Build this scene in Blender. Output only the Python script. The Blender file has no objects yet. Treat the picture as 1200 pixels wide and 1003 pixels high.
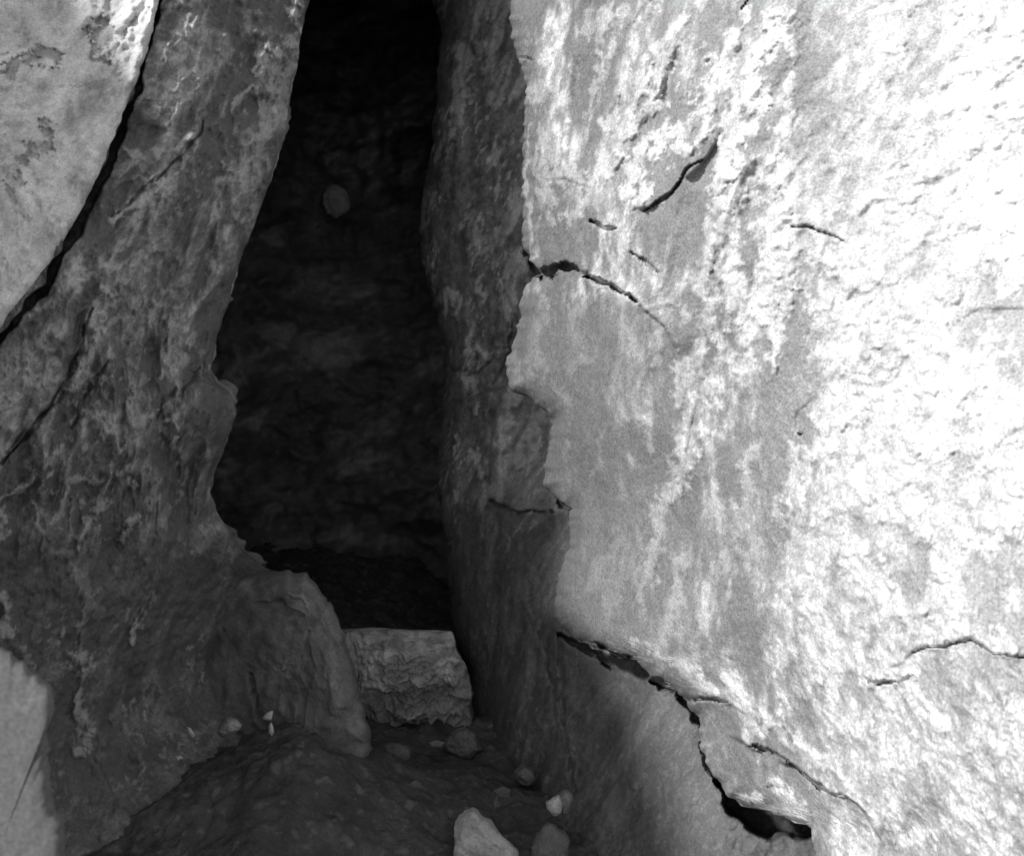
import bpy, math
import numpy as np

# ------------------------------------------------------------------ basics
C = bpy.context.scene.collection
W, H = 1200.0, 1003.0
TAN = math.tan(math.radians(25.0))
PITCH = math.radians(-8.0)
CAM = np.array([0.0, 0.0, 1.4])
FWD = np.array([0, math.cos(PITCH), math.sin(PITCH)])
UPV = np.array([0, -math.sin(PITCH), math.cos(PITCH)])
RGT = np.array([1.0, 0, 0])

def at(u, v, d):
    u, v, d = np.broadcast_arrays(np.asarray(u, float), np.asarray(v, float), np.asarray(d, float))
    xn = (u - W / 2) / (W / 2) * TAN
    yn = (H / 2 - v) / (W / 2) * TAN
    r = FWD + xn[..., None] * RGT + yn[..., None] * UPV
    return CAM + r * d[..., None]

# ------------------------------------------------------------------ noise
def _hash(ix, iy, iz, seed):
    n = (ix * 374761393 + iy * 668265263 + iz * 2147483647 + seed * 1274126177) & 0xFFFFFFFF
    n = ((n ^ (n >> 13)) * 1274126177) & 0xFFFFFFFF
    n = n ^ (n >> 16)
    n = (n * 2246822519) & 0xFFFFFFFF
    return (n ^ (n >> 15)) & 0xFFFFFFFF

GR = np.array([[1,1,0],[-1,1,0],[1,-1,0],[-1,-1,0],[1,0,1],[-1,0,1],[1,0,-1],[-1,0,-1],
               [0,1,1],[0,-1,1],[0,1,-1],[0,-1,-1]], float)

def perlin(P, seed=0):
    P = P + 1000.0
    I = np.floor(P).astype(np.int64)
    F = P - I
    S = F * F * F * (F * (F * 6 - 15) + 10)
    out = 0
    for dx in (0, 1):
        wx = S[..., 0] if dx else 1 - S[..., 0]
        for dy in (0, 1):
            wy = S[..., 1] if dy else 1 - S[..., 1]
            for dz in (0, 1):
                wz = S[..., 2] if dz else 1 - S[..., 2]
                g = GR[_hash(I[..., 0] + dx, I[..., 1] + dy, I[..., 2] + dz, seed) % 12]
                out = out + wx * wy * wz * (g[..., 0] * (F[..., 0] - dx) + g[..., 1] * (F[..., 1] - dy) + g[..., 2] * (F[..., 2] - dz))
    return out

def fbm(P, f, oct=4, seed=0, gain=0.5):
    s, a = 0, 1.0
    for i in range(oct):
        s = s + a * perlin(P * f * (2.03 ** i), seed + i * 17)
        a *= gain
    return s

def ridged(P, f, oct=4, seed=0, gain=0.5):
    s, a = 0, 1.0
    for i in range(oct):
        s = s + a * (1 - 2.4 * np.abs(perlin(P * f * (2.03 ** i), seed + i * 17)))
        a *= gain
    return s

def sstep(a, b, x):
    t = np.clip((x - a) / (b - a), 0, 1)
    return t * t * (3 - 2 * t)

def aniso(P, ang, k):
    """stretch along a direction in the x-z plane (ang from vertical, to the right), by 1/k"""
    s = np.array([math.sin(ang), 0, math.cos(ang)])
    comp = P @ s
    return P - (1 - k) * comp[..., None] * s

# ------------------------------------------------------------------ fields
def tps(pts):
    pts = np.array(pts, float)
    X = pts[:, :2] / 500.0
    n = len(X)
    def phi(r):
        return np.where(r > 1e-9, r * r * np.log(np.maximum(r, 1e-9)), 0)
    K = phi(np.linalg.norm(X[:, None] - X[None], axis=2)) + 1e-3 * np.eye(n)
    Pm = np.hstack([np.ones((n, 1)), X])
    A = np.block([[K, Pm], [Pm.T, np.zeros((3, 3))]])
    sol = np.linalg.solve(A, np.concatenate([pts[:, 2], np.zeros(3)]))
    def f(u, v):
        q = np.stack([u, v], -1) / 500.0
        r = 0
        for i in range(n):
            r = r + sol[i] * phi(np.sqrt((q[..., 0] - X[i, 0]) ** 2 + (q[..., 1] - X[i, 1]) ** 2))
        return r + sol[n] + sol[n + 1] * q[..., 0] + sol[n + 2] * q[..., 1]
    return f

def polydist(u, v, pts):
    """distance to a polyline, and the position 0..1 along it"""
    pts = np.array(pts, float)
    best = np.full(u.shape, 1e9); tt = np.zeros(u.shape)
    n = len(pts) - 1
    for i in range(n):
        a, b = pts[i, :2], pts[i + 1, :2]
        d = b - a; L = max(d @ d, 1e-9)
        t = np.clip(((u - a[0]) * d[0] + (v - a[1]) * d[1]) / L, 0, 1)
        dd = np.hypot(u - a[0] - t * d[0], v - a[1] - t * d[1])
        m = dd < best
        best = np.where(m, dd, best); tt = np.where(m, (i + t) / n, tt)
    return best, tt

def side_of(u, v, pts):
    """signed: positive on the left-hand/upper side of a polyline going right (by interpolation in u)"""
    pts = np.array(sorted([tuple(p[:2]) for p in pts]), float)
    return np.interp(u, pts[:, 0], pts[:, 1]) - v

# ------------------------------------------------------------------ mesh helpers
def link(name, verts, faces, mat, parent=None, attrs=None, smooth=True):
    me = bpy.data.meshes.new(name)
    verts = np.asarray(verts, np.float32); faces = np.asarray(faces, np.int32)
    me.vertices.add(len(verts)); me.vertices.foreach_set('co', verts.ravel())
    k = faces.shape[1]
    me.loops.add(faces.size); me.loops.foreach_set('vertex_index', faces.ravel())
    me.polygons.add(len(faces))
    me.polygons.foreach_set('loop_start', np.arange(0, faces.size, k, dtype=np.int32))
    try:
        me.polygons.foreach_set('loop_total', np.full(len(faces), k, np.int32))
    except Exception:
        pass
    me.polygons.foreach_set('use_smooth', np.full(len(faces), smooth))
    me.update(calc_edges=True); me.validate()
    for an, av in (attrs or {}).items():
        a = me.attributes.new(an, 'FLOAT', 'POINT')
        a.data.foreach_set('value', np.asarray(av, np.float32).ravel())
    me.materials.append(mat)
    o = bpy.data.objects.new(name, me); C.objects.link(o)
    if parent: o.parent = parent
    return o

def gridfaces(nr, nc, flip=False):
    i = np.arange(nr - 1)[:, None] * nc + np.arange(nc - 1)[None]
    f = np.stack([i, i + 1, i + nc + 1, i + nc], -1).reshape(-1, 4)
    return f[:, ::-1] if flip else f

def tag(o, label=None, cat=None, group=None, kind=None):
    if label: o['label'] = label
    if cat: o['category'] = cat
    if group: o['group'] = group
    if kind: o['kind'] = kind
    return o

# ------------------------------------------------------------------ material
def rock_mat(name, dark, pale, bump=0.5, scale=1.0, mottle=0.25, speck=0.5, grain=0.2):
    m = bpy.data.materials.new(name); m.use_nodes = True
    nt = m.node_tree; N = nt.nodes; Lk = nt.links
    bs = N['Principled BSDF']; bs.inputs['Roughness'].default_value = 0.92
    bs.inputs['Specular IOR Level'].default_value = 0.15
    tc = N.new('ShaderNodeTexCoord')
    def noise(s, det=6, rough=0.6):
        n = N.new('ShaderNodeTexNoise'); n.inputs['Scale'].default_value = s * scale
        n.inputs['Detail'].default_value = det; n.inputs['Roughness'].default_value = rough
        Lk.new(tc.outputs['Object'], n.inputs['Vector']); return n
    at_ = N.new('ShaderNodeAttribute'); at_.attribute_name = 'crust'
    n1, n2, n3 = noise(14), noise(70, 4, .7), noise(4)
    # crust coverage broken up by fine noise
    ad = N.new('ShaderNodeMath'); ad.operation = 'MULTIPLY_ADD'
    Lk.new(n2.outputs['Fac'], ad.inputs[0]); ad.inputs[1].default_value = speck; ad.inputs[2].default_value = -speck * 0.5
    a2 = N.new('ShaderNodeMath'); a2.operation = 'ADD'; a2.use_clamp = True
    Lk.new(at_.outputs['Fac'], a2.inputs[0]); Lk.new(ad.outputs[0], a2.inputs[1])
    mx = N.new('ShaderNodeMix'); mx.data_type = 'RGBA'
    mx.inputs['A'].default_value = (dark,) * 3 + (1,); mx.inputs['B'].default_value = (pale,) * 3 + (1,)
    Lk.new(a2.outputs[0], mx.inputs['Factor'])
    s1 = N.new('ShaderNodeMath'); s1.operation = 'ADD'
    Lk.new(n1.outputs['Fac'], s1.inputs[0]); Lk.new(n3.outputs['Fac'], s1.inputs[1])
    mr = N.new('ShaderNodeMapRange'); mr.inputs['From Min'].default_value = 0.7; mr.inputs['From Max'].default_value = 1.3
    mr.inputs['To Min'].default_value = 1 - mottle; mr.inputs['To Max'].default_value = 1 + mottle
    Lk.new(s1.outputs[0], mr.inputs['Value'])
    vm = N.new('ShaderNodeVectorMath'); vm.operation = 'SCALE'
    Lk.new(mx.outputs['Result'], vm.inputs[0]); Lk.new(mr.outputs['Result'], vm.inputs['Scale'])
    n4 = noise(210, 3, .7)
    gr = N.new('ShaderNodeMapRange'); gr.inputs['From Min'].default_value = 0.35; gr.inputs['From Max'].default_value = 0.65
    gr.inputs['To Min'].default_value = 1 - grain; gr.inputs['To Max'].default_value = 1 + grain
    Lk.new(n4.outputs['Fac'], gr.inputs['Value'])
    vg = N.new('ShaderNodeVectorMath'); vg.operation = 'SCALE'
    Lk.new(vm.outputs[0], vg.inputs[0]); Lk.new(gr.outputs['Result'], vg.inputs['Scale'])
    Lk.new(vg.outputs[0], bs.inputs['Base Color'])
    b1 = N.new('ShaderNodeBump'); b1.inputs['Strength'].default_value = bump; b1.inputs['Distance'].default_value = 0.012
    hb = N.new('ShaderNodeMath'); hb.operation = 'MULTIPLY_ADD'
    Lk.new(n2.outputs['Fac'], hb.inputs[0]); hb.inputs[1].default_value = 0.35; Lk.new(n1.outputs['Fac'], hb.inputs[2])
    Lk.new(hb.outputs[0], b1.inputs['Height']); Lk.new(b1.outputs['Normal'], bs.inputs['Normal'])
    return m

M = dict(
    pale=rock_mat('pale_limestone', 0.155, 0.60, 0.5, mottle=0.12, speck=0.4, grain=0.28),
    upper=rock_mat('grey_limestone', 0.40, 0.78, 0.5, mottle=0.20),
    left=rock_mat('brown_schist', 0.14, 0.56, 0.6, mottle=0.25, speck=0.45),
    inner=rock_mat('weathered_schist', 0.12, 0.60, 0.6, mottle=0.22, speck=0.45),
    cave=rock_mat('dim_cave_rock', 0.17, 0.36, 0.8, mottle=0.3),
    boulder=rock_mat('smooth_boulder_rock', 0.17, 0.36, 0.35, mottle=0.18),
    block=rock_mat('banded_block_rock', 0.31, 0.62, 0.7, mottle=0.3),
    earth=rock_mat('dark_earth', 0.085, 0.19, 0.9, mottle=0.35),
    stone=rock_mat('pale_stone', 0.45, 0.62, 0.3, mottle=0.12),
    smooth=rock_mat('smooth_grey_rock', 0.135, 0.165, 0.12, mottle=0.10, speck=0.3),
)

# ------------------------------------------------------------------ wall sheets
FINE = 2.0
def rows(v0, v1):
    a = np.arange(-12, 1016, FINE)
    t = -12 - 12 * (1.12 ** np.arange(1, 60) - 1) / .12 * .9
    b = 1014 + 12 * (1.12 ** np.arange(1, 60) - 1) / .12 * .9
    t = t[t > v0]; b = b[b < v1]
    return np.concatenate([[v0], t[::-1], a, b, [v1]])

def wall_sheet(name, mat, edge, open_side, far, depth, relief, v0=-500, v1=1300, R=14, rround=0.05, T=2.0, lean=0.0,
               inward=0.25, nfine=None, parent=None, jag=2.0, K=26, seed=1, ragged=0):
    """A thick rock face: 'edge' is its free border (u as a function of v); the face runs from there to 'far',
    and the border turns back T metres into the rock."""
    V = rows(v0, v1)
    e = np.array(edge, float); e = e[np.argsort(e[:, 1], kind='stable')]
    if ragged:
        q = [e[0]]
        for a_, b_ in zip(e[:-1], e[1:]):
            m_ = max(int(np.hypot(*(b_ - a_)) / 4), 1) if -30 < a_[1] < 1030 else 1
            q += [a_ + (b_ - a_) * (j_ + 1) / m_ for j_ in range(m_)]
        e = np.array(q)
        jj = np.stack([e[:, 0] / 11, e[:, 1] / 11, e[:, 0] * 0], -1)
        e[:, 1] += ragged * (perlin(jj, seed + 60) * 1.5 + perlin(jj * 2.3, seed + 61)); e[:, 0] += ragged * .8 * perlin(jj * 1.7, seed + 62)
        e[:, 1] = np.maximum.accumulate(e[:, 1] + np.arange(len(e)) * 1e-5)
    ue = np.interp(V, e[:, 1], e[:, 0])
    jp = np.stack([V / 13.0, V * 0 + seed * 7.3, V * 0], -1)
    ue = ue + jag * (perlin(jp, seed) * 1.6 + perlin(jp * 2.7, seed + 5) * 0.9)
    lim = 1212.0 if open_side == 'L' else -12.0
    sg0 = 1 if open_side == 'L' else -1
    span = np.maximum(sg0 * (lim - ue), 5)
    n = nfine or int(max(np.percentile(span, 85) / FINE, 20))
    s = np.linspace(0, 1, n)
    s = np.where(s < .06, s * .5, (s - .06) / .94 * .97 + .03)      # denser at the border
    sg = 1 if open_side == 'L' else -1
    Vn = np.linspace(V[0], V[-1], int(V[-1] - V[0]) + 1)
    un = np.interp(Vn, V, ue); kk = np.exp(-(np.arange(-60, 61) / 22.0) ** 2); kk /= kk.sum()
    us = np.interp(V, Vn, np.convolve(np.pad(un, 60, mode='edge'), kk, mode='valid'))
    sp_ = np.maximum(sg * (lim - us), 5)
    Uf = us[:, None] + sg * sp_[:, None] * s[None] + (ue - us)[:, None] * ((1 - s) ** 5)[None]
    ext = 12 * (1.15 ** np.arange(1, 40) - 1) / .15
    ext = ext[ext < abs(far - lim)]
    ext = np.concatenate([ext, [abs(far - lim)]])
    Ue = Uf[:, -1:] + sg * ext[None]
    U = np.concatenate([Uf, Ue], 1)
    U = np.minimum(U, far) if sg > 0 else np.maximum(U, far)
    VV = np.broadcast_to(V[:, None], U.shape)
    base = depth(U, VV)
    P0 = at(U, VV, base)
    h, crust = relief(U, VV, P0)
    ed, _ = polydist(U, VV, np.stack([ue, V], 1)[::2])
    ed = np.minimum(ed, np.abs(U - ue[:, None]))
    q = np.clip(1 - ed / R, 0, 1)
    dd = base - h + rround * (1 - np.sqrt(np.clip(1 - q * q, 0, 1)))
    P = at(U, VV, dd)
    # the border turned back into the rock
    E = P[:, 0]
    k = (np.arange(K, 0, -1) / K)[None, :, None] ** 1.7
    Vd = (E - CAM); Vd = Vd / np.linalg.norm(Vd, axis=1, keepdims=True)
    off = Vd[:, None, :] * (k * T) + np.array([sg, 0, 0.0]) * (k * inward * T) + np.array([-sg, 0, 0.0]) * lean * np.sin(np.pi * np.clip(k * 1.2, 0, 1))
    S = E[:, None, :] + off
    nz = fbm(S, 5.0, 4, seed + 31)
    S = S + np.array([1, 0, .3]) * (nz * 0.09 * np.clip(k[..., 0] * 6, 0, 1))[..., None]
    P = np.concatenate([S, P], 1)
    cr = np.concatenate([np.clip(0.2 + nz * .8, 0, 1), crust], 1)
    nr, nc = P.shape[:2]
    return link(name, P.reshape(-1, 3), gridfaces(nr, nc, flip=(open_side == 'L')), mat, parent, {'crust': cr})

# strokes: (points, half width px, height m, crust)
def strokes(U, V, P, lst, seed=3, rough=0.8):
    h = np.zeros(U.shape); c = np.zeros(U.shape)
    wn = fbm(P, 9.0, 3, seed); wm = fbm(P, 9.0, 3, seed + 9); wf = fbm(P, 30.0, 5, seed + 20, .68)
    Uw, Vw = U + 14 * wn, V + 14 * wm
    for pts, w, hh, cc in lst:
        xs = [p[0] for p in pts]; ys = [p[1] for p in pts]; m = w * 2.5 + 18
        box = (U > min(xs) - m) & (U < max(xs) + m) & (V > min(ys) - m) & (V < max(ys) + m)
        if not box.any(): continue
        d, t = polydist(Uw[box], Vw[box], pts if len(pts) > 1 else [pts[0], (pts[0][0] + .1, pts[0][1])])
        ww = w * (0.55 + 0.9 * np.sin(np.pi * np.clip(t * .9 + .05, 0, 1)) * .6)
        k = sstep(-0.2, 0.65, 1 - d / ww + rough * wf[box] * 1.6 + .25 * wn[box] - 0.1)
        kh = sstep(-0.4, 0.9, 1 - d / ww + rough * .7 * wf[box] + .25 * wn[box] - 0.1)
        h[box] = h[box] + hh * kh
        c[box] = np.maximum(c[box], cc * k) if cc > 0 else c[box] * (1 + cc * k)
    return h, c

def grooves(U, V, P, lst, seed=7):
    """cracks: (points, half width px, depth m)"""
    h = np.zeros(U.shape)
    wn = perlin(P * 22, seed) * 4 + perlin(P * 80, seed + 1) * 1.0; wm = perlin(P * 22, seed + 3) * 4 + perlin(P * 80, seed + 4) * 1.0
    for pts, w, dp in lst:
        xs = [p[0] for p in pts]; ys = [p[1] for p in pts]; m = w * 3 + 14
        box = (U > min(xs) - m) & (U < max(xs) + m) & (V > min(ys) - m) & (V < max(ys) + m)
        if not box.any(): continue
        d, t = polydist(U[box] + wn[box], V[box] + wm[box], pts)
        ww = w * (0.25 + 0.75 * np.sin(np.pi * np.clip(t * .94 + .03, 0, 1)) ** .7) * (1 + 1.1 * perlin(P[box] * 26, seed + 8))
        k = sstep(1.25, 0.75, d / np.maximum(ww, .8))
        h[box] = np.minimum(h[box], -dp * k)
    return h

def lips(U, V, P, lst, seed=11):
    """raised layers ending at a lip: (border points left to right, height, fade px upward)"""
    h = np.zeros(U.shape)
    wn = perlin(P * 18, seed) * 8 + perlin(P * 60, seed + 1) * 2.5
    for pts, hh, fade, width in lst:
        d, t = polydist(U, V, pts)
        sd = side_of(U, V, pts) + wn
        endf = sstep(0, .12, t) * sstep(1, .88, t)
        k = sstep(-width, width, sd) * np.exp(-np.maximum(sd, 0) / fade) * np.exp(-np.maximum(d - np.abs(sd) - 12, 0) / 20)
        h += hh * k * endf
    return h

# ================================================================== RIGHT: pale wall
EA = [(560, -500), (585, -150), (600, -12), (598, 30), (604, 62), (617, 100), (613, 150), (612, 200), (613, 250), (611, 288), (620, 302), (634, 318),
      (624, 328), (613, 342), (609, 370), (604, 396), (594, 420), (592, 440), (600, 456), (624, 472), (648, 492), (644, 520), (637, 550), (637, 568), (650, 582), (668, 598), (667, 640), (655, 672), (649, 700), (649, 722), (657, 738), (668, 744), (690, 757), (712, 768), (738, 772),
      (752, 780), (764, 796), (782, 803), (800, 818), (818, 836), (821, 870), (830, 900), (848, 925), (868, 941), (905, 952), (950, 968),
      (955, 1003), (962, 1100), (975, 1300)]
dA = tps([(590, 0, 2.80), (605, 300, 2.84), (640, 560, 2.86), (660, 700, 2.80), (700, -300, 2.5), (700, 0, 2.46), (700, 250, 2.46), (700, 500, 2.56), (720, 650, 2.60),
          (820, 0, 2.22), (820, 300, 2.18), (820, 600, 2.30), (760, 760, 2.48), (830, 850, 2.37), (900, 940, 2.24), (960, 0, 2.06), (960, 300, 1.98), (960, 600, 1.97),
          (960, 850, 2.04), (1200, 0, 1.86), (1200, 300, 1.72), (1200, 600, 1.62), (1200, 900, 1.60), (1700, 0, 1.2), (1700, 500, 1.1),
          (1700, 1000, 1.15), (1000, -400, 2.2), (1000, 1200, 2.05), (1500, -400, 1.5), (1500, 1300, 1.4), (700, 1200, 2.8)])

crustA = [
    ([(925, 0), (900, 40), (880, 95), (870, 150), (845, 215)], 20, .010, 1), ([(880, 20), (850, 60), (830, 110), (815, 170)], 17, .010, .9),
    ([(800, 20), (760, 80), (728, 130), (705, 150)], 12, .008, .8), ([(790, 60), (765, 105), (745, 140), (720, 190)], 16, .011, .9),
    ([(800, 140), (770, 170), (745, 200), (735, 225), (760, 235)], 18, .014, 1), ([(830, 130), (805, 175)], 14, .008, .9),
    ([(720, 15), (690, 40)], 16, .004, .45), ([(650, 20), (640, 80)], 12, .003, .35), ([(700, 60), (695, 110)], 8, .005, .6),
    ([(635, 90), (630, 120)], 12, .004, .45), ([(645, 150), (640, 200), (645, 260)], 13, .004, .5), ([(620, 150), (619, 285)], 5, .003, .5),
    ([(668, 205), (690, 230), (660, 258)], 16, .006, .65), ([(700, 30), (740, 10)], 10, .004, .6),
    ([(830, 260), (826, 330), (815, 400), (800, 480)], 12, .007, .7), ([(860, 220), (850, 320), (845, 420)], 26, .006, .85),
    ([(900, 200), (905, 300), (900, 380)], 24, .005, .9), ([(925, 20), (920, 200), (925, 330), (905, 440)], 14, .006, .9),
    ([(790, 345), (775, 380), (765, 430)], 10, .005, .55), ([(735, 350), (760, 365), (790, 350)], 7, .005, .6),
    ([(810, 500), (800, 545), (780, 590)], 12, .006, .75), ([(780, 600), (760, 650), (750, 700)], 13, .005, .65), ([(800, 650), (790, 720)], 10, .005, .6),
    ([(640, 420), (600, 465)], 13, .005, .45), ([(660, 455), (640, 480)], 10, .005, .4), ([(640, 355), (625, 400)], 8, .003, .3),
    ([(755, 430), (730, 500)], 5, .003, .4), ([(700, 400), (680, 430)], 6, .003, .3),
    ([(720, 480), (690, 560)], 5, .002, .3), ([(720, 640), (700, 700)], 9, .003, .4),
    ([(780, 775), (800, 790), (835, 812)], 10, .007, .9), ([(750, 755), (780, 770)], 9, .006, .8), ([(850, 790), (870, 830), (900, 870)], 8, .007, .8),
    ([(870, 825), (920, 855), (965, 900), (1000, 925)], 8, .006, .85), ([(856, 935), (890, 943), (940, 958)], 7, .008, 1), ([(870, 928), (900, 938)], 6, .006, .9),
    ([(905, 920), (940, 945)], 6, .006, .9), ([(1020, 770), (1050, 790), (1025, 798)], 14, .008, .9), ([(945, 700), (960, 760)], 11, .005, .7),
    ([(1040, 720), (1090, 745), (1130, 700)], 18, .007, .9), ([(1110, 700), (1125, 740)], 14, .006, .8), ([(1150, 745), (1200, 762)], 10, .006, .9),
    ([(880, 520), (870, 600), (880, 660)], 14, .004, .5), ([(940, 540), (925, 620), (945, 680)], 20, .004, .7), ([(1000, 640), (1030, 700)], 22, .005, .8),
    ([(970, 300), (1000, 400), (980, 520)], 34, .004, .9), ([(1060, 350), (1090, 450), (1080, 560)], 50, .004, 1), ([(1160, 420), (1180, 600)], 50, .004, 1),
    ([(1090, 120), (1060, 200), (1040, 240)], 30, .003, .8), ([(1180, 20), (1150, 120), (1120, 230)], 30, .003, .7), ([(1180, 220), (1190, 330)], 26, .003, .9),
    ([(905, 700), (935, 760), (950, 820)], 8, .004, .5), ([(1040, 850), (1090, 870)], 10, .004, .5), ([(1060, 900), (1130, 880), (1160, 910)], 12, .005, .6),
    ([(1040, 945), (1060, 990), (1120, 950), (1150, 960)], 11, .006, .8), ([(960, 830), (980, 870)], 8, .004, .5), ([(1150, 800), (1180, 840)], 12, .003, .4),
    ([(1000, 560), (1060, 600), (1150, 640)], 24, .004, .8), ([(1180, 900), (1160, 860)], 9, .004, .6), ([(1190, 930), (1170, 970)], 9, .004, .6),
]
crackA = [
    ([(822, 188), (806, 200), (792, 218), (775, 234), (752, 249)], 2.2, .04), ([(692, 257), (706, 268), (722, 270)], 2.2, .05),
    ([(736, 297), (755, 307), (772, 322)], 1.8, .03), ([(628, 322), (640, 326), (650, 315), (664, 312), (678, 318)], 5, .10),
    ([(684, 323), (704, 330), (726, 340), (748, 354)], 2.6, .07), ([(928, 266), (950, 268), (972, 277), (992, 284)], 1.4, .03),
    ([(866, 14), (874, 4), (880, -4)], 1.6, .03), ([(640, 572), (644, 576)], 2, .03), ([(648, 586), (668, 598)], 3.5, .07),
    ([(700, 752), (728, 772), (748, 778)], 2.6, .07),
    ([(808, 820), (830, 818), (852, 822)], 1.8, .03), ([(878, 875), (898, 877), (912, 886), (924, 893)], 2.6, .05),
    ([(924, 893), (945, 908), (962, 926), (974, 932), (988, 930)], 1.6, .035), ([(1070, 762), (1110, 757), (1138, 750), (1152, 758), (1165, 766), (1200, 771)], 1.1, .025),
    ([(1020, 800), (1036, 797), (1050, 799)], 1.4, .03), ([(940, 508), (934, 510)], 2.2, .03), ([(900, 924), (922, 922)], 1.4, .02),
    ([(736, 771), (742, 774)], 3, .06), ([(764, 797), (782, 803)], 4, .06),
    ([(1125, 378), (1150, 366), (1200, 362)], 4, .006),
    ([(640, 215), (665, 212), (690, 222)], 1.5, .01), ([(602, 66), (622, 72)], 2, .02),
    ([(830, 440), (815, 490), (805, 530)], 3.5, .006), ([(954, 468), (942, 484), (932, 506)], 6, .006),
]
lipA = [
    ([(612, 322), (660, 312), (700, 327), (745, 352), (780, 385), (800, 420)], .020, 60, 2),
    ([(735, 250), (775, 236), (800, 214), (822, 190), (850, 150)], .022, 70, 2.5),
    ([(1000, 262), (1015, 242), (1040, 232), (1075, 240), (1110, 262)], .006, 40, 5),
    ([(850, 860), (880, 874), (912, 886), (950, 910), (972, 932), (990, 930), (1015, 950), (1040, 1000)], .045, 60, 2.5),
    ([(1030, 790), (1070, 763), (1140, 751), (1165, 766), (1210, 772)], .012, 50, 3.5),
    ([(780, 812), (818, 818), (856, 822), (880, 840)], .016, 25, 2),
    ([(1005, 790), (1025, 800), (1052, 797), (1080, 785)], .012, 25, 2),
]
def reliefA(U, V, P):
    Q = aniso(P, math.radians(16), .35)
    F = aniso(P, math.radians(32), .22)
    nb = fbm(P, 2.2, 4, 41); nm = fbm(Q, 11, 5, 42, .55); nf = fbm(P, 42, 4, 43, .65)
    rg = ridged(F + .05 * np.stack([fbm(P, 4, 2, 57), 0 * U, fbm(P, 4, 2, 58)], -1), 6, 3, 44, .42)
    up = sstep(420, 250, V + 60 * nb) * sstep(640, 720, U) * sstep(960, 900, U)      # folded band, upper centre
    rt = sstep(810, 1000, U + 50 * nb)
    h = .030 * nb + .007 * nm + .0018 * nf + .024 * up * rg + .006 * rt * ridged(P, 12, 5, 46, .6)
    hs, c = strokes(U, V, P, crustA, 5)
    D = aniso(P, math.radians(18), .45)
    sc = fbm(D, 8, 6, 51, .66) + .18 * rg * up
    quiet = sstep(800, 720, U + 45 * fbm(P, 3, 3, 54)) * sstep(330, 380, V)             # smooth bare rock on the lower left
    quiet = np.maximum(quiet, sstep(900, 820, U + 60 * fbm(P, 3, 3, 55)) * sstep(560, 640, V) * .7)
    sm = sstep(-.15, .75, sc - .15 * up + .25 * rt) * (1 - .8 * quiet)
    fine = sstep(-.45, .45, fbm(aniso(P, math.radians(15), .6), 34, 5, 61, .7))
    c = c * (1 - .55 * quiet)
    c = np.maximum(c * (.6 + .4 * fine), sm * (.30 + .70 * fine)) + .34 * sstep(830, 1080, U + 40 * fbm(P, 4, 4, 56))  # crust ramps up rightwards, painting in how light brightens the wall
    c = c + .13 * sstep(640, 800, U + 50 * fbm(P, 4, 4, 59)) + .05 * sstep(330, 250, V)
    # smooth grey faces without crust, as along the second panel of the upper right
    pl = sstep(915, 935, U + 8 * nf) * sstep(260, 230, V + 20 * nm) * sstep(1120, 1000, U + 60 * nb)
    c = np.clip(c * (1 - .45 * pl), 0, 1)
    lump = np.maximum(fbm(P, 30, 5, 62, .6), -.1)
    h += hs * .9 + sm * .002 + c * lump * .011 * (1 - .7 * quiet) * (1 - .7 * pl)
    h += lips(U, V, P, lipA, 70)
    g = grooves(U, V, P, crackA, 80)
    return h + g, c
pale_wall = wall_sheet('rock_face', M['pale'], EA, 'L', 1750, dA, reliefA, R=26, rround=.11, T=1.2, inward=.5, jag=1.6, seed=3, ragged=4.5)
tag(pale_wall, 'bright pale overhanging rock face filling the right side, white crust and thin black cracks', 'rock face', kind='thing')

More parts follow.
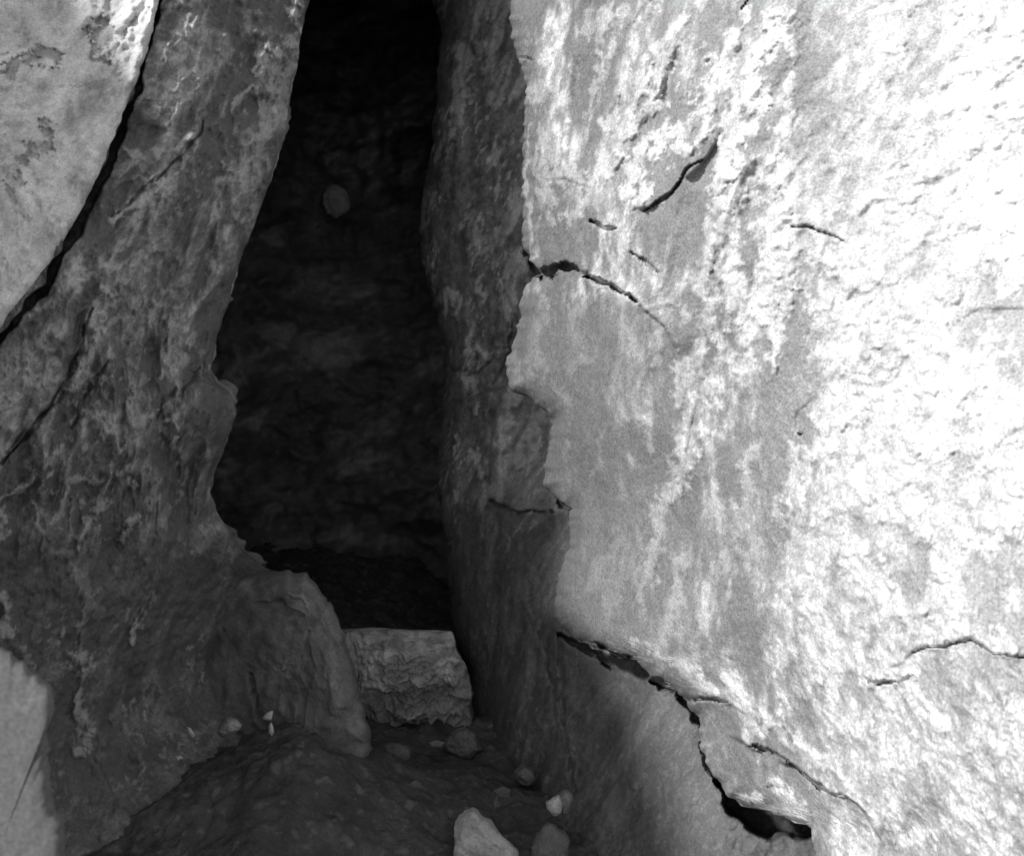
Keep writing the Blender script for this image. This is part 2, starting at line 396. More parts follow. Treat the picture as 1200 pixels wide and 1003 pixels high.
# thin broken flakes hanging under the lip
def blob(name, mat, outline, d0, bulge, back, parent=None, power=2.0, rough=.01, freq=9, seed=1, rings=26, crust=.25, relief=None, sub=4, tilt=(0, 0), floor=None, jagp=0, cap=240):
    """closed rock whose silhouette follows the outline, bulging 'bulge' m towards us and 'back' m away"""
    o = np.array(outline, float)
    cx, cy = o.mean(0)
    oc = np.vstack([o, o[:1]])
    seg = np.linalg.norm(np.diff(oc, axis=0), axis=1); L = np.concatenate([[0], np.cumsum(seg)])
    n = int(max(40, min(cap, L[-1] / 2.5)))
    t = np.linspace(0, L[-1], n, endpoint=False)
    ou = np.interp(t, L, oc[:, 0]); ov = np.interp(t, L, oc[:, 1])
    for _ in range(sub):
        ou = (np.roll(ou, 1) + 2 * ou + np.roll(ou, -1)) / 4; ov = (np.roll(ov, 1) + 2 * ov + np.roll(ov, -1)) / 4
    jp = np.stack([ou / 16, ov / 16, ou * 0 + seed], -1)
    ou = ou + jagp * (perlin(jp, 5) * 1.6 + perlin(jp * 2.6, 6)); ov = ov + jagp * (perlin(jp, 7) * 1.6 + perlin(jp * 2.6, 8))
    r = np.sin(np.linspace(0, 1, rings) * np.pi / 2)
    def half(sgn, amount):
        rr = r[:, None]
        U = cx + rr * (ou - cx)[None]; V = cy + rr * (ov - cy)[None]
        prof = (1 - np.clip(rr, 0, 1) ** power) ** (1 / power)
        d = d0 + tilt[0] * (U - cx) + tilt[1] * (V - cy) - sgn * amount * prof
        return U, V, d
    P, Cc = [], []
    for sgn, am in ((1, bulge), (-1, back)):
        U, V, d = half(sgn, am)
        p = at(U, V, d)
        h = rough * fbm(p, freq, 4, seed) + rough * .25 * fbm(p, freq * 5, 4, seed + 3, .6)
        cc = np.clip(crust + .9 * fbm(p, 14, 4, seed + 5), 0, 1)
        if relief is not None and sgn == 1:
            hh, c2 = relief(U, V, p); h = h + hh; cc = np.clip(cc + c2, -.6, 1)
        fade = 1.0
        nrm = p - at(cx, cy, d0); nrm = nrm / np.maximum(np.linalg.norm(nrm, axis=-1, keepdims=True), 1e-6)
        wr = np.broadcast_to((r[:, None] ** 2)[..., None], nrm.shape)
        nrm = nrm * wr * (.3 if relief is not None else .7) + np.array([0, -1.0 * sgn, 0]) * (1 - wr * .5)
        P.append(p + nrm * h[..., None]); Cc.append(cc)
    F, B = P
    F[-1] = (F[-1] + B[-1]) / 2; B[-1] = F[-1]
    nv = rings * n
    idx = np.arange(nv).reshape(rings, n)
    i2 = np.concatenate([idx, idx[:, :1]], 1)
    ff = np.stack([i2[:-1, :-1], i2[:-1, 1:], i2[1:, 1:], i2[1:, :-1]], -1).reshape(-1, 4)
    bidx = idx + nv; bidx = np.vstack([bidx[:-1], idx[-1:]]); b2 = np.concatenate([bidx, bidx[:, :1]], 1)
    bf = np.stack([b2[:-1, :-1], b2[1:, :-1], b2[1:, 1:], b2[:-1, 1:]], -1).reshape(-1, 4)
    verts = np.concatenate([F.reshape(-1, 3), B.reshape(-1, 3)])
    if floor is not None:
        verts[:, 2] = np.maximum(verts[:, 2], floor)
    org = verts.mean(0); org[2] = verts[:, 2].min()
    faces = np.vstack([ff, bf])
    ob = link(name, verts - org, faces, mat, parent, {'crust': np.concatenate([Cc[0].ravel(), Cc[1].ravel()])})
    ob.location = org
    return ob

# ================================================================== RIGHT: recessed inner wall
EB = [(500, -500), (500, -120), (503, -10), (512, 18), (518, 40), (514, 62), (512, 100), (510, 130), (506, 150), (507, 170), (500, 200), (494, 240), (491, 270),
      (493, 300), (501, 330), (508, 360), (516, 388), (522, 408), (522, 432), (520, 460), (517, 500), (513, 540), (512, 572), (516, 600), (521, 640),
      (526, 680), (528, 705), (530, 735), (538, 760), (547, 782), (551, 800), (547, 835), (552, 880), (560, 930), (570, 1003), (580, 1300)]
dB = tps([(500, -300, 3.9), (500, 0, 3.78), (492, 260, 3.82), (520, 420, 3.8), (515, 600, 3.75), (530, 740, 3.65), (550, 850, 3.55), (560, 1000, 3.3),
          (700, 0, 3.3), (700, 430, 3.1), (850, 0, 3.0), (1200, 0, 2.6), (900, -350, 3.2), (1500, -400, 3.0), (1500, 600, 2.3), (700, -100, 3.3),
          (560, 0, 3.58), (555, 260, 3.6), (560, 430, 3.58), (570, 600, 3.5), (600, 750, 3.3), (610, 850, 3.15), (615, 1000, 2.9),
          (610, 0, 3.46), (612, 260, 3.46), (610, 430, 3.46), (642, 480, 3.44), (640, 545, 3.42), (655, 600, 3.28), (660, 750, 3.0), (672, 900, 2.88), (680, 1000, 2.7),
          (760, 820, 2.76), (760, 950, 2.58), (700, 780, 2.95), (860, 900, 2.46), (860, 1003, 2.40), (950, 1003, 2.33), (950, 960, 2.38), (800, 300, 2.8), (800, 600, 2.75), (1000, 800, 2.55),
          (1200, 300, 2.3), (1200, 900, 2.2), (900, 1250, 2.3), (700, 1250, 2.6)])
def reliefB(U, V, P):
    Q = aniso(P, math.radians(10), .3)
    S = aniso(P, math.radians(35), .35)
    h = .05 * fbm(P, 2.4, 4, 141) + .018 * fbm(Q, 9, 5, 142, .55) + .006 * fbm(P, 40, 4, 143, .6)
    rz = sstep(40, 0, np.abs(U - 560)) * sstep(370, 400, V) * sstep(500, 450, V)
    h += .03 * rz * ridged(aniso(P, math.radians(90), .5), 12, 4, 144) * .5
    hs, c = strokes(U, V, P, [
        ([(545, 60), (540, 110), (530, 160)], 12, .010, .5), ([(590, 100), (585, 130)], 12, .010, .45), ([(560, 50), (575, 90)], 8, .008, .4),
        ([(535, 135), (545, 100)], 6, .010, .6), ([(520, 150), (516, 130)], 5, .008, .4), ([(530, 370), (528, 340)], 6, .008, .5),
        ([(540, 420), (575, 415)], 7, .012, .6), ([(535, 440), (560, 455)], 7, .012, .6), ([(590, 380), (600, 350)], 4, .008, .5),
        ([(555, 270), (565, 290)], 9, .006, .4), ([(580, 560), (582, 580)], 5, .012, .7), ([(560, 535), (566, 580)], 5, .008, .5),
        ([(600, 470), (590, 520), (585, 560)], 9, .008, .5), ([(630, 500), (610, 550)], 8, .006, .4),
        ([(575, 610), (570, 660)], 8, .006, .5), ([(640, 615), (655, 640)], 10, .004, .3), ([(618, 690), (625, 720)], 5, .010, .6), ([(600, 740), (612, 735)], 5, .007, .5),
        ([(640, 770), (648, 790)], 3, .006, .5), ([(675, 775), (672, 870)], 4, .008, .5), ([(690, 840), (688, 870)], 5, .006, .4), ([(655, 780), (665, 850), (672, 920)], 2.5, .008, .5),
        ([(738, 815), (742, 828)], 5, .012, .7), ([(655, 600), (665, 660)], 6, .003, .3), ([(700, 960), (720, 910)], 6, .005, .4), ([(765, 955), (770, 965)], 7, .006, .5),
        ([(780, 905), (785, 930)], 8, .005, .4), ([(850, 900), (870, 940)], 8, .005, .35), ([(890, 985), (885, 1000)], 6, .008, .5), ([(810, 850), (815, 890)], 6, .006, .4)], 15)
    sm = sstep(.15, .5, fbm(S, 10, 5, 151, .6) + .12 * sstep(640, 720, U))
    sp = sstep(.18, .4, fbm(S, 45, 3, 153, .6)) * sstep(.0, .3, fbm(P, 6, 3, 154))
    c = np.clip(np.maximum(c, np.maximum(sm * .5, sp * .6)), 0, 1)
    z2 = sstep(570, 590, U + 20 * fbm(P, 5, 2, 66)) * sstep(440, 470, V) * sstep(606, 596, V)
    c = np.clip(c + z2 * .30, 0, 1)
    h += z2 * (.012 + .014 * ridged(aniso(P, math.radians(25), .4), 14, 4, 67)) 
    crust_zone = sstep(640, 540, V + 60 * fbm(P, 3, 4, 68)) + .30 * sstep(650, 710, U + 40 * fbm(P, 4, 3, 69)) * sstep(700, 760, V)  # crust thins towards the bottom of the strip, with a patchy boundary
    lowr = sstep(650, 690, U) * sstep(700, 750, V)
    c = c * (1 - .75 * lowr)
    c = np.clip(c * (.25 + .75 * np.clip(crust_zone, 0, 1)) + .26 * (1 - lowr) * np.clip(crust_zone, 0, 1) * (.6 + .8 * fbm(P, 22, 4, 79, .7)), 0, 1)
    h += hs * .8 + sm * .004 + c * np.maximum(fbm(P, 36, 4, 62, .6), 0) * .016
    g = grooves(U, V, P, [([(840, 915), (856, 932), (880, 948), (910, 958), (952, 970), (990, 975)], 17, .30), ([(655, 742), (672, 752), (700, 768), (716, 782)], 5, .10),
                          ([(795, 812), (812, 832), (822, 850)], 6, .12), ([(655, 588), (668, 598)], 4, .06),
                          ([(762, 796), (790, 808)], 6, .12), ([(822, 870), (832, 900), (850, 925)], 4, .05),
                          ([(572, 588), (590, 593), (604, 600), (650, 600)], 1.6, .05), ([(612, 290), (625, 310), (640, 325)], 4, .08),
                          ([(590, 330), (604, 390), (590, 430), (580, 450)], 3, .03), ([(575, 480), (570, 560), (565, 640)], 2.2, .02),
                          ([(655, 740), (660, 860), (672, 930)], 2.4, .02), ([(632, 740), (645, 800), (655, 860)], 1.6, .015),
                          ([(512, 430), (560, 440), (592, 405)], 2.2, .025), ([(530, 165), (535, 178)], 6, .025)], 90)
    return h + g, c
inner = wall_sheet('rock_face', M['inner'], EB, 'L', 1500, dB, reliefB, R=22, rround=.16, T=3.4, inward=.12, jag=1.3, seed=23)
tag(inner, 'shadowed grey rock face right of the black opening, recessed under the pale face', 'rock face', kind='thing')

# ================================================================== LEFT: dark slab wall
EC = [(640, -500), (475, -120), (374, -14), (362, -4), (357, 22), (351, 50), (350, 70), (343, 100), (338, 130), (334, 160), (322, 195), (316, 215), (303, 250),  # unseen reach above the frame, shaped to throw shadow on the inner wall
      (292, 280), (283, 300), (272, 335), (266, 360), (257, 385), (250, 415), (247, 432), (254, 448), (268, 458), (276, 472), (277, 486),
      (270, 505), (262, 530), (252, 552), (247, 576), (255, 600), (268, 622), (285, 645), (305, 662), (318, 668), (330, 700), (340, 780), (360, 860), (420, 900), (452, 935), (478, 1003), (520, 1300)]
dC = tps([(360, 0, 2.75), (320, 200, 2.72), (250, 430, 2.72), (278, 480, 2.75), (250, 570, 2.8), (310, 660, 2.98), (300, 790, 3.08), (300, 890, 2.72), (400, 925, 2.80), (450, 940, 2.88), (440, 1003, 2.66), (320, 1003, 2.50),
          (200, 0, 2.48), (200, 200, 2.46), (150, 400, 2.45), (160, 560, 2.5), (180, 700, 2.62), (180, 850, 2.72), (200, 1003, 2.45),
          (0, 60, 2.5), (0, 400, 2.18), (0, 600, 2.2), (60, 800, 2.38), (60, 1003, 2.35), (-400, 0, 1.9), (-400, 500, 1.8), (-400, 1000, 1.9),
          (400, -400, 2.9), (100, -400, 2.5), (300, 1250, 2.7), (0, 1250, 2.2)])
crustC = [
    ([(355, 0), (342, 45), (318, 66), (298, 82)], 11, .012, .75), ([(320, 60), (310, 110), (300, 180)], 15, .010, .5), ([(335, 80), (322, 150)], 7, .008, .5),
    ([(290, 102), (272, 132)], 4, .010, .6), ([(206, 190), (184, 222), (150, 246), (134, 264)], 8, .020, .75), ([(190, 215), (165, 250), (150, 285)], 6, .014, .5),
    ([(180, 38), (215, 44)], 7, .006, .5), ([(150, 178), (170, 192)], 9, .008, .5), ([(205, 130), (200, 150)], 10, .006, .4), ([(275, 150), (282, 180)], 9, .008, .45),
    ([(262, 190), (280, 212), (255, 215)], 8, .010, .5), ([(165, 300), (150, 325), (128, 340)], 8, .012, .5), ([(180, 270), (205, 300)], 12, .006, .3),
    ([(270, 265), (240, 310)], 8, .008, .4), ([(125, 335), (116, 362), (106, 400), (98, 430), (80, 462)], 9, .026, .7), ([(135, 370), (120, 390)], 5, .012, .5),
    ([(192, 372), (203, 400), (192, 430), (178, 448)], 9, .016, .65), ([(232, 382), (222, 410), (205, 438)], 7, .014, .55), ([(150, 470), (165, 492), (188, 480)], 8, .018, .7),
    ([(150, 425), (158, 450)], 7, .010, .4), ([(185, 500), (208, 500), (214, 516), (204, 528)], 4, .014, .6), ([(152, 520), (128, 545), (112, 600), (92, 650)], 5, .016, .6),
    ([(70, 520), (50, 545), (28, 570), (0, 588)], 7, .014, .65), ([(60, 558), (42, 580)], 6, .012, .7), ([(38, 400), (50, 405)], 14, .006, .45), ([(60, 425), (52, 440)], 8, .006, .45),
    ([(10, 430), (5, 500)], 20, .006, .4), ([(5, 600), (0, 640)], 9, .010, .6), ([(80, 570), (110, 565)], 6, .010, .45), ([(162, 566), (160, 572)], 6, .012, .7),
    ([(135, 566), (150, 570)], 8, .008, .45), ([(182, 570), (176, 595)], 4, .008, .4), ([(160, 605), (148, 618), (138, 636)], 9, .016, .7), ([(165, 612), (172, 640)], 7, .010, .45),
    ([(238, 525), (230, 548)], 4, .010, .5), ([(38, 590), (40, 650)], 3, .010, .4), ([(172, 712), (168, 730), (153, 756)], 4, .018, .9), ([(12, 700), (16, 745)], 8, .010, .6),
    ([(88, 770), (96, 800), (101, 850), (94, 885)], 8, .020, .6), ([(30, 760), (35, 778)], 10, .006, .4), ([(82, 748), (84, 744)], 6, .012, .55), ([(60, 650), (100, 680), (120, 720)], 12, .006, .3),
    ([(210, 880), (250, 860)], 20, .006, .25), ([(150, 830), (146, 845)], 5, .008, .4), ([(130, 790), (125, 795)], 5, .006, .4), ([(160, 905), (170, 902)], 3, .006, .5), ([(30, 350), (20, 380)], 14, .004, .3),
]
def reliefC(U, V, P):
    Q = aniso(P, math.radians(27), .25)
    nb = fbm(P, 2.2, 4, 241)
    wq = aniso(P, math.radians(38), .14) + .05 * np.stack([fbm(P, 4, 3, 247), 0 * U, fbm(P, 4, 3, 248)], -1)
    rg = ridged(wq, 7, 6, 244, .55)
    low = sstep(560, 680, V)
    h = .045 * nb + .027 * rg * (1 - .75 * low) + .005 * fbm(P, 40, 4, 245, .7) + .03 * low * fbm(P, 6, 5, 246, .6)
    # rounded knob on the border, a hollow above it
    h += .10 * np.exp(-(((U - 245) / 34) ** 2 + ((V - 500) / 50) ** 2) ** 1.4)
    h -= .03 * np.exp(-(((U - 174) / 20) ** 2 + ((V - 400) / 30) ** 2))
    h += .05 * np.exp(-(((U - 110) / 22) ** 2 + ((V - 285) / 40) ** 2))
    hs, c = strokes(U, V, P, crustC, 25)
    k = np.exp(-(((U - 250) / 34) ** 2 + ((V - 500) / 46) ** 2) ** 1.5)
    sm = sstep(.35, 1.15, .55 * rg + .8 * fbm(wq, 8, 6, 251, .65)) * (1 - .7 * low) * (1 - k) * (.5 + sstep(-.4, .4, fbm(P, 30, 4, 252, .7)))
    sp = sstep(.2, .42, fbm(P, 42, 3, 253, .6)) * sstep(.0, .35, fbm(P, 6, 3, 254)) * (1 - k)
    c = np.clip(np.maximum(c, np.maximum(sm * .52, sp * .42)), 0, 1)
    h += hs * .9 + c * np.maximum(fbm(P, 32, 4, 262, .65), 0) * .018
    g = grooves(U, V, P, [
        ([(239, 142), (234, 158), (212, 182), (192, 204), (165, 226), (128, 256)], 2.6, .018),
        ([(108, 362), (94, 410), (78, 448), (60, 478), (35, 505), (0, 545)], 2.8, .03), ([(124, 425), (100, 462), (84, 500)], 2, .015),
        ([(205, 455), (190, 470), (182, 490)], 2.5, .02), ([(235, 430), (212, 462), (205, 478)], 2, .015),
        ([(188, 0), (175, 45), (155, 120), (130, 185), (105, 235), (78, 290), (50, 340), (15, 380), (-40, 440)], 5, .12),
        ([(185, 585), (178, 640)], 2, .012), ([(316, 876), (330, 884)], 4, .06)], 95)
    lp = lips(U, V, P, [([(0, 540), (35, 503), (60, 476), (90, 420), (108, 362)], -.022, 40, 2), ([(128, 258), (165, 226), (212, 182), (240, 142)], .016, 40, 2),
                        ([(90, 505), (150, 430), (215, 380), (262, 340)], .014, 40, 3), ([(0, 590), (60, 548), (110, 500)], .014, 30, 3),
                        ([(90, 660), (112, 600), (150, 520), (200, 480)], .014, 40, 3)], 96)
    h = h + lp
    return h + g, c
leftw = wall_sheet('rock_face', M['left'], EC, 'R', -700, dC, reliefC, R=10, rround=.035, T=3.6, lean=.03, inward=.10, jag=0.9, seed=33)
tag(leftw, 'dark streaked rock face left of the black opening, with a rounded knob on its border', 'rock face', kind='thing')

# ================================================================== LEFT TOP: pale slab
ED = [(260, -500), (205, -80), (188, -6), (183, 15), (178, 40), (172, 62), (162, 88), (150, 118), (144, 135), (136, 155), (126, 178), (116, 205), (104, 228),
      (92, 252), (78, 276), (66, 298), (52, 316), (34, 338), (16, 360), (0, 384), (-30, 420), (-80, 480), (-160, 600), (-260, 800), (-330, 1000), (-400, 1300)]
dD = tps([(190, 0, 2.43), (150, 120, 2.39), (70, 290, 2.27), (0, 384, 2.12), (100, 0, 2.41), (60, 120, 2.31), (0, 250, 2.16), (0, 0, 2.36), (-150, 100, 2.14), (-150, -150, 2.3), (-500, -350, 2.3),
          (-150, 400, 1.8), (-400, 0, 1.5), (-400, 600, 1.35), (0, -300, 2.5), (200, -400, 2.7), (-400, 1200, 1.3)])  # unseen depths left of frame shaped to steer shadow on slab and inner wall
def reliefD(U, V, P):
    Q = aniso(P, math.radians(22), .3)
    h = .035 * fbm(P, 3, 4, 341) + .014 * ridged(Q, 8, 5, 344, .5) + .004 * fbm(P, 45, 3, 345, .6)
    hs, c = strokes(U, V, P, [
        ([(0, 98), (25, 88), (50, 78)], 9, .016, .9), ([(40, 128), (60, 150)], 10, .008, .6), ([(0, 20), (60, 20), (90, 60)], 26, .004, .5), ([(70, 90), (60, 120)], 16, .006, .5),
        ([(150, 20), (140, 80), (130, 140)], 12, .006, .5), ([(100, 150), (60, 230), (20, 300)], 20, .006, .5), ([(70, 240), (30, 290), (0, 330)], 12, .008, .7), ([(20, 150), (10, 200)], 18, .004, .5)], 35)
    wq = aniso(P, math.radians(28), .2) + .04 * np.stack([fbm(P, 4, 3, 357), 0 * U, fbm(P, 4, 3, 358)], -1)
    rg = ridged(wq, 8, 6, 359, .6); h = h + .010 * rg
    sm = sstep(-.3, .9, .5 * rg + .6 * fbm(wq, 9, 6, 351, .65)) * .9
    c = np.clip(np.maximum(c, sm) + .45 * fbm(wq, 26, 5, 356, .7), 0, 1)
    dk = [([(120, 20), (125, 40), (118, 75)], 10, 0, 1), ([(0, 88), (20, 70), (60, 68)], 9, 0, .9), ([(50, 135), (62, 165), (35, 190), (28, 210)], 7, 0, .8), ([(0, 210), (35, 250)], 4, 0, .5), ([(155, 10), (150, 60)], 3, 0, .6)]
    _, dkm = strokes(U, V, P, dk, 36, rough=1.6)
    c = np.clip(c - dkm * .85, -1, 1)
    h += hs - .012 * dkm + np.maximum(c, 0) * np.maximum(fbm(P, 36, 3, 362, .5), 0) * .015
    return h, c
wall_top = wall_sheet('rock_slab', M['upper'], ED, 'R', -700, dD, reliefD, R=9, rround=.03, T=.5, lean=.0, inward=.4, jag=1.2, seed=43)
tag(wall_top, 'light grey rock slab in the upper left corner, separated by a thin black gap', 'rock slab')

# ================================================================== terrain: cave back, floor, and an added unseen roof
def relief_sheet(name, mat, fn, n1, n2, kind='structure', flip=False, crust=None):
    a, b = np.meshgrid(np.linspace(0, 1, n1), np.linspace(0, 1, n2), indexing='ij')
    P, c = fn(a, b)
    return tag(link(name, P.reshape(-1, 3), gridfaces(n1, n2, flip), mat, None, {'crust': c}), kind=kind)

def backf(a, b):
    U = 120 + b * 520; V = -250 + a * 1250
    d = tps([(120, 0, 4.4), (640, 0, 5.0), (380, 0, 5.6), (380, 500, 5.2), (120, 500, 4.6), (640, 500, 4.8), (380, 900, 5.0), (120, 1000, 4.5), (640, 1000, 4.6), (400, -250, 5.6)])(U, V)
    P = at(U, V, d)
    h = .25 * fbm(P, 1.6, 5, 441) + .07 * ridged(aniso(P, math.radians(90), .35), 5, 5, 442, .55) + .02 * fbm(P, 14, 4, 444)
    # a dark squared niche and a few blocks near the top
    h -= .2 * sstep(26, 10, np.abs(U - 480 + 12 * fbm(P, 7, 2, 446))) * sstep(52, 34, np.abs(V - 195 + 16 * fbm(P, 7, 2, 447)))
    h += .15 * sstep(26, 5, np.abs(U - 435 + 15 * fbm(P, 7, 2, 448))) * sstep(70, 30, np.abs(V - 170))
    hs, c = strokes(U, V, P, [([(375, 130), (390, 165), (385, 190)], 10, .03, .8), ([(400, 90), (410, 140)], 8, .02, .6), ([(470, 150), (500, 150)], 6, .02, .5), ([(430, 230), (470, 240)], 12, .02, .35),
                               ([(355, 110), (375, 150)], 6, .02, .5), ([(400, 330), (440, 350)], 14, .02, .3)], 45)
    c = np.clip(c + .9 * sstep(.0, .6, fbm(aniso(P, math.radians(80), .4), 5, 5, 443, .6)), 0, 1)
    return at(U, V, d - h - hs), c
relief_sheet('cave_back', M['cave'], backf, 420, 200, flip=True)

def shade_rooff(a, b):
    X = -4 + b * 8; Y = 2.75 + a * 5
    Z = 3.35 + .25 * fbm(np.stack([X, Y, X * 0], -1), 1.1, 4, 541) - .12 * (Y - 3)
    return np.stack([X, Y, Z], -1), X * 0
relief_sheet('shade_roof', M['cave'], shade_rooff, 80, 120, flip=True)  # added out of view overhead to keep sky light off the cave

def floor_z(X, Y):
    P = np.stack([X, Y, X * 0], -1)
    z = .07 * fbm(P, 1.6, 3, 641) + .014 * fbm(P, 7, 5, 642, .6) + .008 * np.maximum(fbm(P, 26, 4, 643, .6), 0)
    z = z + .12 * sstep(-.15, -.8, X) + .20 * np.exp(-((X + .49) / .28) ** 2 - ((Y - 2.58) / .34) ** 2)
    return z - .05 * sstep(2.2, 0, np.abs(Y)) 
def floorf(a, b):
    X = -1.3 + b * 2.2; Y = 2.0 + a * 3.6
    Z = floor_z(X, Y) + .02 * np.maximum(ridged(np.stack([X, Y, X * 0], -1), 9, 5, 647, .6), 0) * .4
    P = np.stack([X, Y, Z], -1)
    c = np.clip(.25 * sstep(.12, .6, fbm(P, 9, 4, 644, .6)) + sstep(.38, .5, fbm(P, 34, 2, 645)) * .6, 0, 1)
    return P, c
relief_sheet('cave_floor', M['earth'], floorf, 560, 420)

def groundf(a, b):
    X = -30 + b * 60; Y = -30 + a * 60
    P = np.stack([X, Y, X * 0], -1)
    return np.stack([X, Y, -.16 + .04 * fbm(P, .9, 3, 646)], -1), X * 0
relief_sheet('ground', M['earth'], groundf, 90, 90)

# ================================================================== boulders and stones
def rel_mound(U, V, P):
    hs, c = strokes(U, V, P, [([(345, 698), (354, 708), (356, 717)], 3, .012, .5), ([(338, 782), (334, 788)], 5, .014, .8), ([(385, 760), (395, 830)], 14, .012, .25),
                               ([(300, 690), (370, 690), (400, 760)], 10, .01, .15)], 55)
    g = grooves(U, V, P, [([(300, 708), (335, 714), (352, 722)], 6, .02), ([(292, 790), (300, 830), (318, 872)], 4, .03), ([(362, 740), (360, 800), (350, 860)], 5, .012)], 56)
    return hs + g, c
b = blob('boulder', M['boulder'], [(190, 720), (240, 690), (280, 676), (310, 669), (345, 669), (368, 680), (378, 700), (392, 712), (402, 738), (412, 775), (422, 815), (432, 850),
      (438, 878), (424, 902), (396, 925), (350, 950), (280, 950), (210, 930), (165, 860), (160, 780)], 2.98, .15, .35, power=4.0, rough=.028, freq=4, tilt=(-.0012, 0), jagp=2.5, seed=61, rings=130, crust=.05, relief=rel_mound, sub=8)
tag(b, 'large smooth grey boulder wedged at the foot of the left wall, before the dark opening', 'boulder')

def rel_block(U, V, P):
    band = .028 * np.sin((V + 6 * fbm(P, 5, 2, 71)) / 24 * math.pi) * 0
    hs, c = strokes(U, V, P, [([(410, 745), (530, 742)], 10, .004, .5), ([(420, 765), (540, 762)], 10, .004, .4), ([(470, 786), (540, 776)], 4, .012, .9), ([(430, 800), (520, 796)], 12, .008, .5),
                               ([(452, 834), (475, 832)], 6, .014, .8), ([(476, 836), (490, 832)], 6, .014, .9), ([(448, 858), (470, 862)], 9, .010, .4), ([(500, 838), (520, 842)], 6, .006, .3)], 72)
    g = grooves(U, V, P, [([(405, 778), (470, 776), (545, 771)], 2.5, .02), ([(415, 815), (470, 818), (550, 806)], 8, .035), ([(478, 788), (500, 792)], 4, .015),
                          ([(470, 850), (500, 862), (545, 845)], 9, .05)], 73) * .35
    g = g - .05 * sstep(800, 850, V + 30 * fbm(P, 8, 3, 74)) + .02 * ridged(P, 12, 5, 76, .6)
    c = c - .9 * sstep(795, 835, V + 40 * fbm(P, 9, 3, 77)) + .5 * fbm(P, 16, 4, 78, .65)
    return hs + g, np.clip(c, -.6, 1)
b = blob('stone_block', M['block'], [(404, 738), (440, 736), (480, 739), (528, 740), (534, 762), (545, 782), (552, 806), (556, 850), (540, 880), (480, 892), (432, 886), (418, 840), (408, 790)],
         3.42, .10, .3, power=12, rough=.014, freq=9, seed=75, rings=130, crust=.12, relief=rel_block, sub=1)
tag(b, 'flat-topped pale banded stone block at the bottom of the dark opening', 'stone block')

def rel_bl(U, V, P):
    g = .0015 * fbm(P, 12, 4, 83, .5)
    return g, g * 0
b = blob('boulder', M['smooth'], [(-160, 700), (-60, 735), (0, 757), (22, 772), (45, 790), (58, 802), (64, 818), (64, 832), (54, 846), (55, 880), (60, 930), (64, 948), (74, 956), (77, 1003),
      (84, 1150), (120, 1500), (160, 1960), (-420, 1960), (-360, 1200), (-240, 900)], 1.15, .06, .25, power=9, rough=.005, freq=4, seed=85, rings=130, crust=.2, tilt=(.0001, 0), jagp=2.2, cap=800, relief=rel_bl, sub=1)
tag(b, 'smooth light grey boulder cut off by the lower left corner', 'boulder')

b = blob('stone', M['stone'], [(534, 972), (536, 958), (546, 951), (556, 948), (563, 955), (574, 962), (583, 973), (594, 985), (604, 995), (606, 1022), (560, 1034), (536, 1020)],
         2.58, .06, .07, power=3.2, rough=.012, freq=14, seed=91, crust=.3, sub=1, jagp=1.6)
tag(b, 'pale angular stone on the dark floor at the bottom edge', 'stone')
b = blob('stone', M['stone'], [(640, 940), (648, 934), (655, 932), (659, 940), (657, 952), (650, 957), (643, 950)], 2.66, .025, .03, rough=.006, freq=20, seed=93, sub=1, crust=.5)
tag(b, 'small pale pebble leaning on the foot of the right wall', 'stone')
b = blob('stone', M['boulder'], [(652, 932), (660, 926), (668, 927), (671, 936), (668, 950), (660, 956), (655, 948)], 2.68, .03, .04, rough=.006, freq=20, seed=95, sub=1, crust=.5)
tag(b, 'small grey upright stone just behind the pale pebble by the right wall', 'stone')
b = blob('stone', M['boulder'], [(622, 992), (630, 976), (640, 966), (650, 968), (662, 974), (668, 990), (664, 1012), (642, 1022), (622, 1012)], 2.62, .04, .05, rough=.014, freq=9, seed=97, sub=1, crust=-.3, jagp=2)
tag(b, 'rough grey stone right of the pale angular stone at the bottom', 'stone')
b = blob('stone', M['boulder'], [(254, 858), (258, 848), (266, 841), (276, 842), (284, 849), (280, 856), (270, 860), (260, 862)], 2.55, .03, .04, rough=.01, freq=14, seed=99, sub=1, crust=.3)
tag(b, 'small grey wedge-shaped stone on the rubble left of the boulder', 'stone')
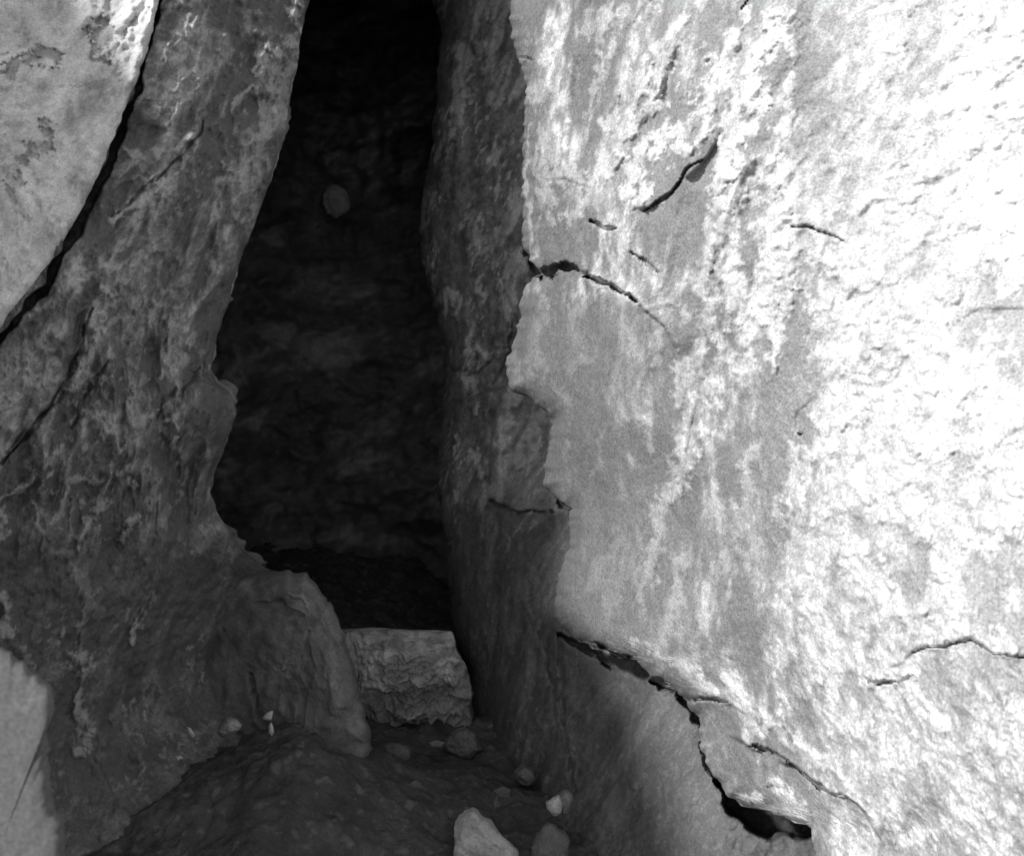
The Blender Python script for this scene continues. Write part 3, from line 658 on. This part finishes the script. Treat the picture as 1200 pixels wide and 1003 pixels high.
small = [
    ([(218, 852), (224, 853), (229, 862), (226, 865), (220, 860)], 2.5, 'tiny white elongated pebble left of the wedge-shaped stone', 'stone'),
    ([(308, 842), (313, 834), (320, 833), (318, 843), (311, 845)], 2.66, 'small pale chip in the hollow between boulder and left wall', 'stone'),
    ([(314, 850), (318, 846), (321, 855), (319, 862), (315, 860)], 2.66, 'tiny pale chip just under another chip beside the boulder', 'stone'),
    ([(376, 924), (382, 921), (387, 925), (383, 929), (377, 928)], 2.72, 'tiny light pebble on the foot of the boulder', 'stone'),
    ([(520, 940), (527, 937), (533, 939), (531, 943), (522, 943)], 2.86, 'flat light pebble on the floor just above the pale angular stone', 'stone'),
    ([(467, 906), (472, 904), (476, 907), (472, 911), (467, 910)], 3.0, 'small grey pebble on the floor below the stone block', 'stone'),
    ([(578, 925), (590, 920), (600, 926), (598, 938), (586, 940), (579, 934)], 2.9, 'low dark grey pebble on the floor beside the right wall', 'stone'),
    ([(204, 886), (211, 884), (214, 888), (208, 890)], 2.52, 'tiny light chip low on the rubble left of the boulder', 'stone'),
    ([(520, 872), (530, 858), (546, 852), (560, 862), (566, 880), (548, 890), (528, 886)], 3.18, 'dark angular rock wedged between the stone block and the right wall', 'stone'),
    ([(440, 884), (452, 872), (466, 870), (482, 878), (478, 892), (456, 896)], 3.08, 'dark angular rock on the floor at the left foot of the stone block', 'stone'),
    ([(604, 906), (614, 897), (626, 902), (630, 914), (618, 920), (606, 916)], 2.95, 'dark lump of rock on the floor against the right wall, above the pale pebble', 'stone'),
    ([(488, 948), (498, 943), (508, 948), (504, 955), (492, 955)], 2.78, 'small dark floor pebble left of the flat light pebble', 'stone'),
    ([(502, 870), (512, 866), (522, 870), (516, 876), (505, 876)], 3.1, 'flat dark pebble at the foot of the stone block', 'stone'),
]
for i, (o, d, lab, cat) in enumerate(small):
    dark = 'dark' in lab or 'small grey' in lab
    big = 'angular rock' in lab or 'lump' in lab
    s = blob('stone', M['boulder'] if dark else M['stone'], o, d, .05 if big else .014, .06 if big else .02, power=3, rough=.012 if big else .003, freq=16 if big else 30, seed=101 + i, rings=24 if big else 10, sub=1, crust=-.2 if 'dark' in lab else .4, jagp=1)
    tag(s, lab, cat)
b = blob('round_stone', M['stone'], [(378, 232), (380, 222), (390, 218), (401, 220), (408, 229), (410, 240), (404, 251), (394, 254), (383, 250), (379, 242)], 5.0, .08, .8, power=3, rough=.02, freq=10, seed=121, sub=1, crust=.0, jagp=2)
tag(b, 'round pale stone jutting out high in the dark opening', 'stone')

# ================================================================== camera, light
cam = bpy.data.cameras.new('camera'); co = bpy.data.objects.new('camera', cam); C.objects.link(co)
co.location = CAM; co.rotation_euler = (math.radians(90) + PITCH, 0, 0)
cam.sensor_fit = 'HORIZONTAL'; cam.sensor_width = 36; cam.lens = 18 / TAN; cam.clip_start = .05; cam.clip_end = 500
cam.dof.use_dof = True; cam.dof.focus_distance = 2.8; cam.dof.aperture_fstop = 8
bpy.context.scene.camera = co

LD = np.array([-0.60, -0.55, 0.58]); LD = LD / np.linalg.norm(LD)
el = math.asin(LD[2]); az = math.atan2(LD[0], LD[1])
from mathutils import Vector
sl = bpy.data.lights.new('sun', 'SUN'); sl.energy = 3.4; sl.angle = math.radians(5); sl.color = (1, 1, 1)
so = bpy.data.objects.new('sun', sl); C.objects.link(so)
so.rotation_euler = Vector(LD).to_track_quat('Z', 'Y').to_euler(); so.location = (0, 0, 6)
w = bpy.data.worlds.new('World'); bpy.context.scene.world = w; w.use_nodes = True
nt = w.node_tree; bg = nt.nodes['Background']
sky = nt.nodes.new('ShaderNodeTexSky'); sky.sky_type = 'NISHITA'; sky.sun_disc = False
sky.sun_elevation = el; sky.sun_rotation = az
bw = nt.nodes.new('ShaderNodeRGBToBW')
nt.links.new(sky.outputs[0], bw.inputs[0]); nt.links.new(bw.outputs[0], bg.inputs[0])
bg.inputs[1].default_value = 0.15
vs = bpy.context.scene.view_settings
vs.view_transform = 'Standard'; vs.look = 'None'; vs.gamma = 1; vs.use_curve_mapping = False
vs.exposure = 0.35
bpy.context.scene.cycles.max_bounces = 8
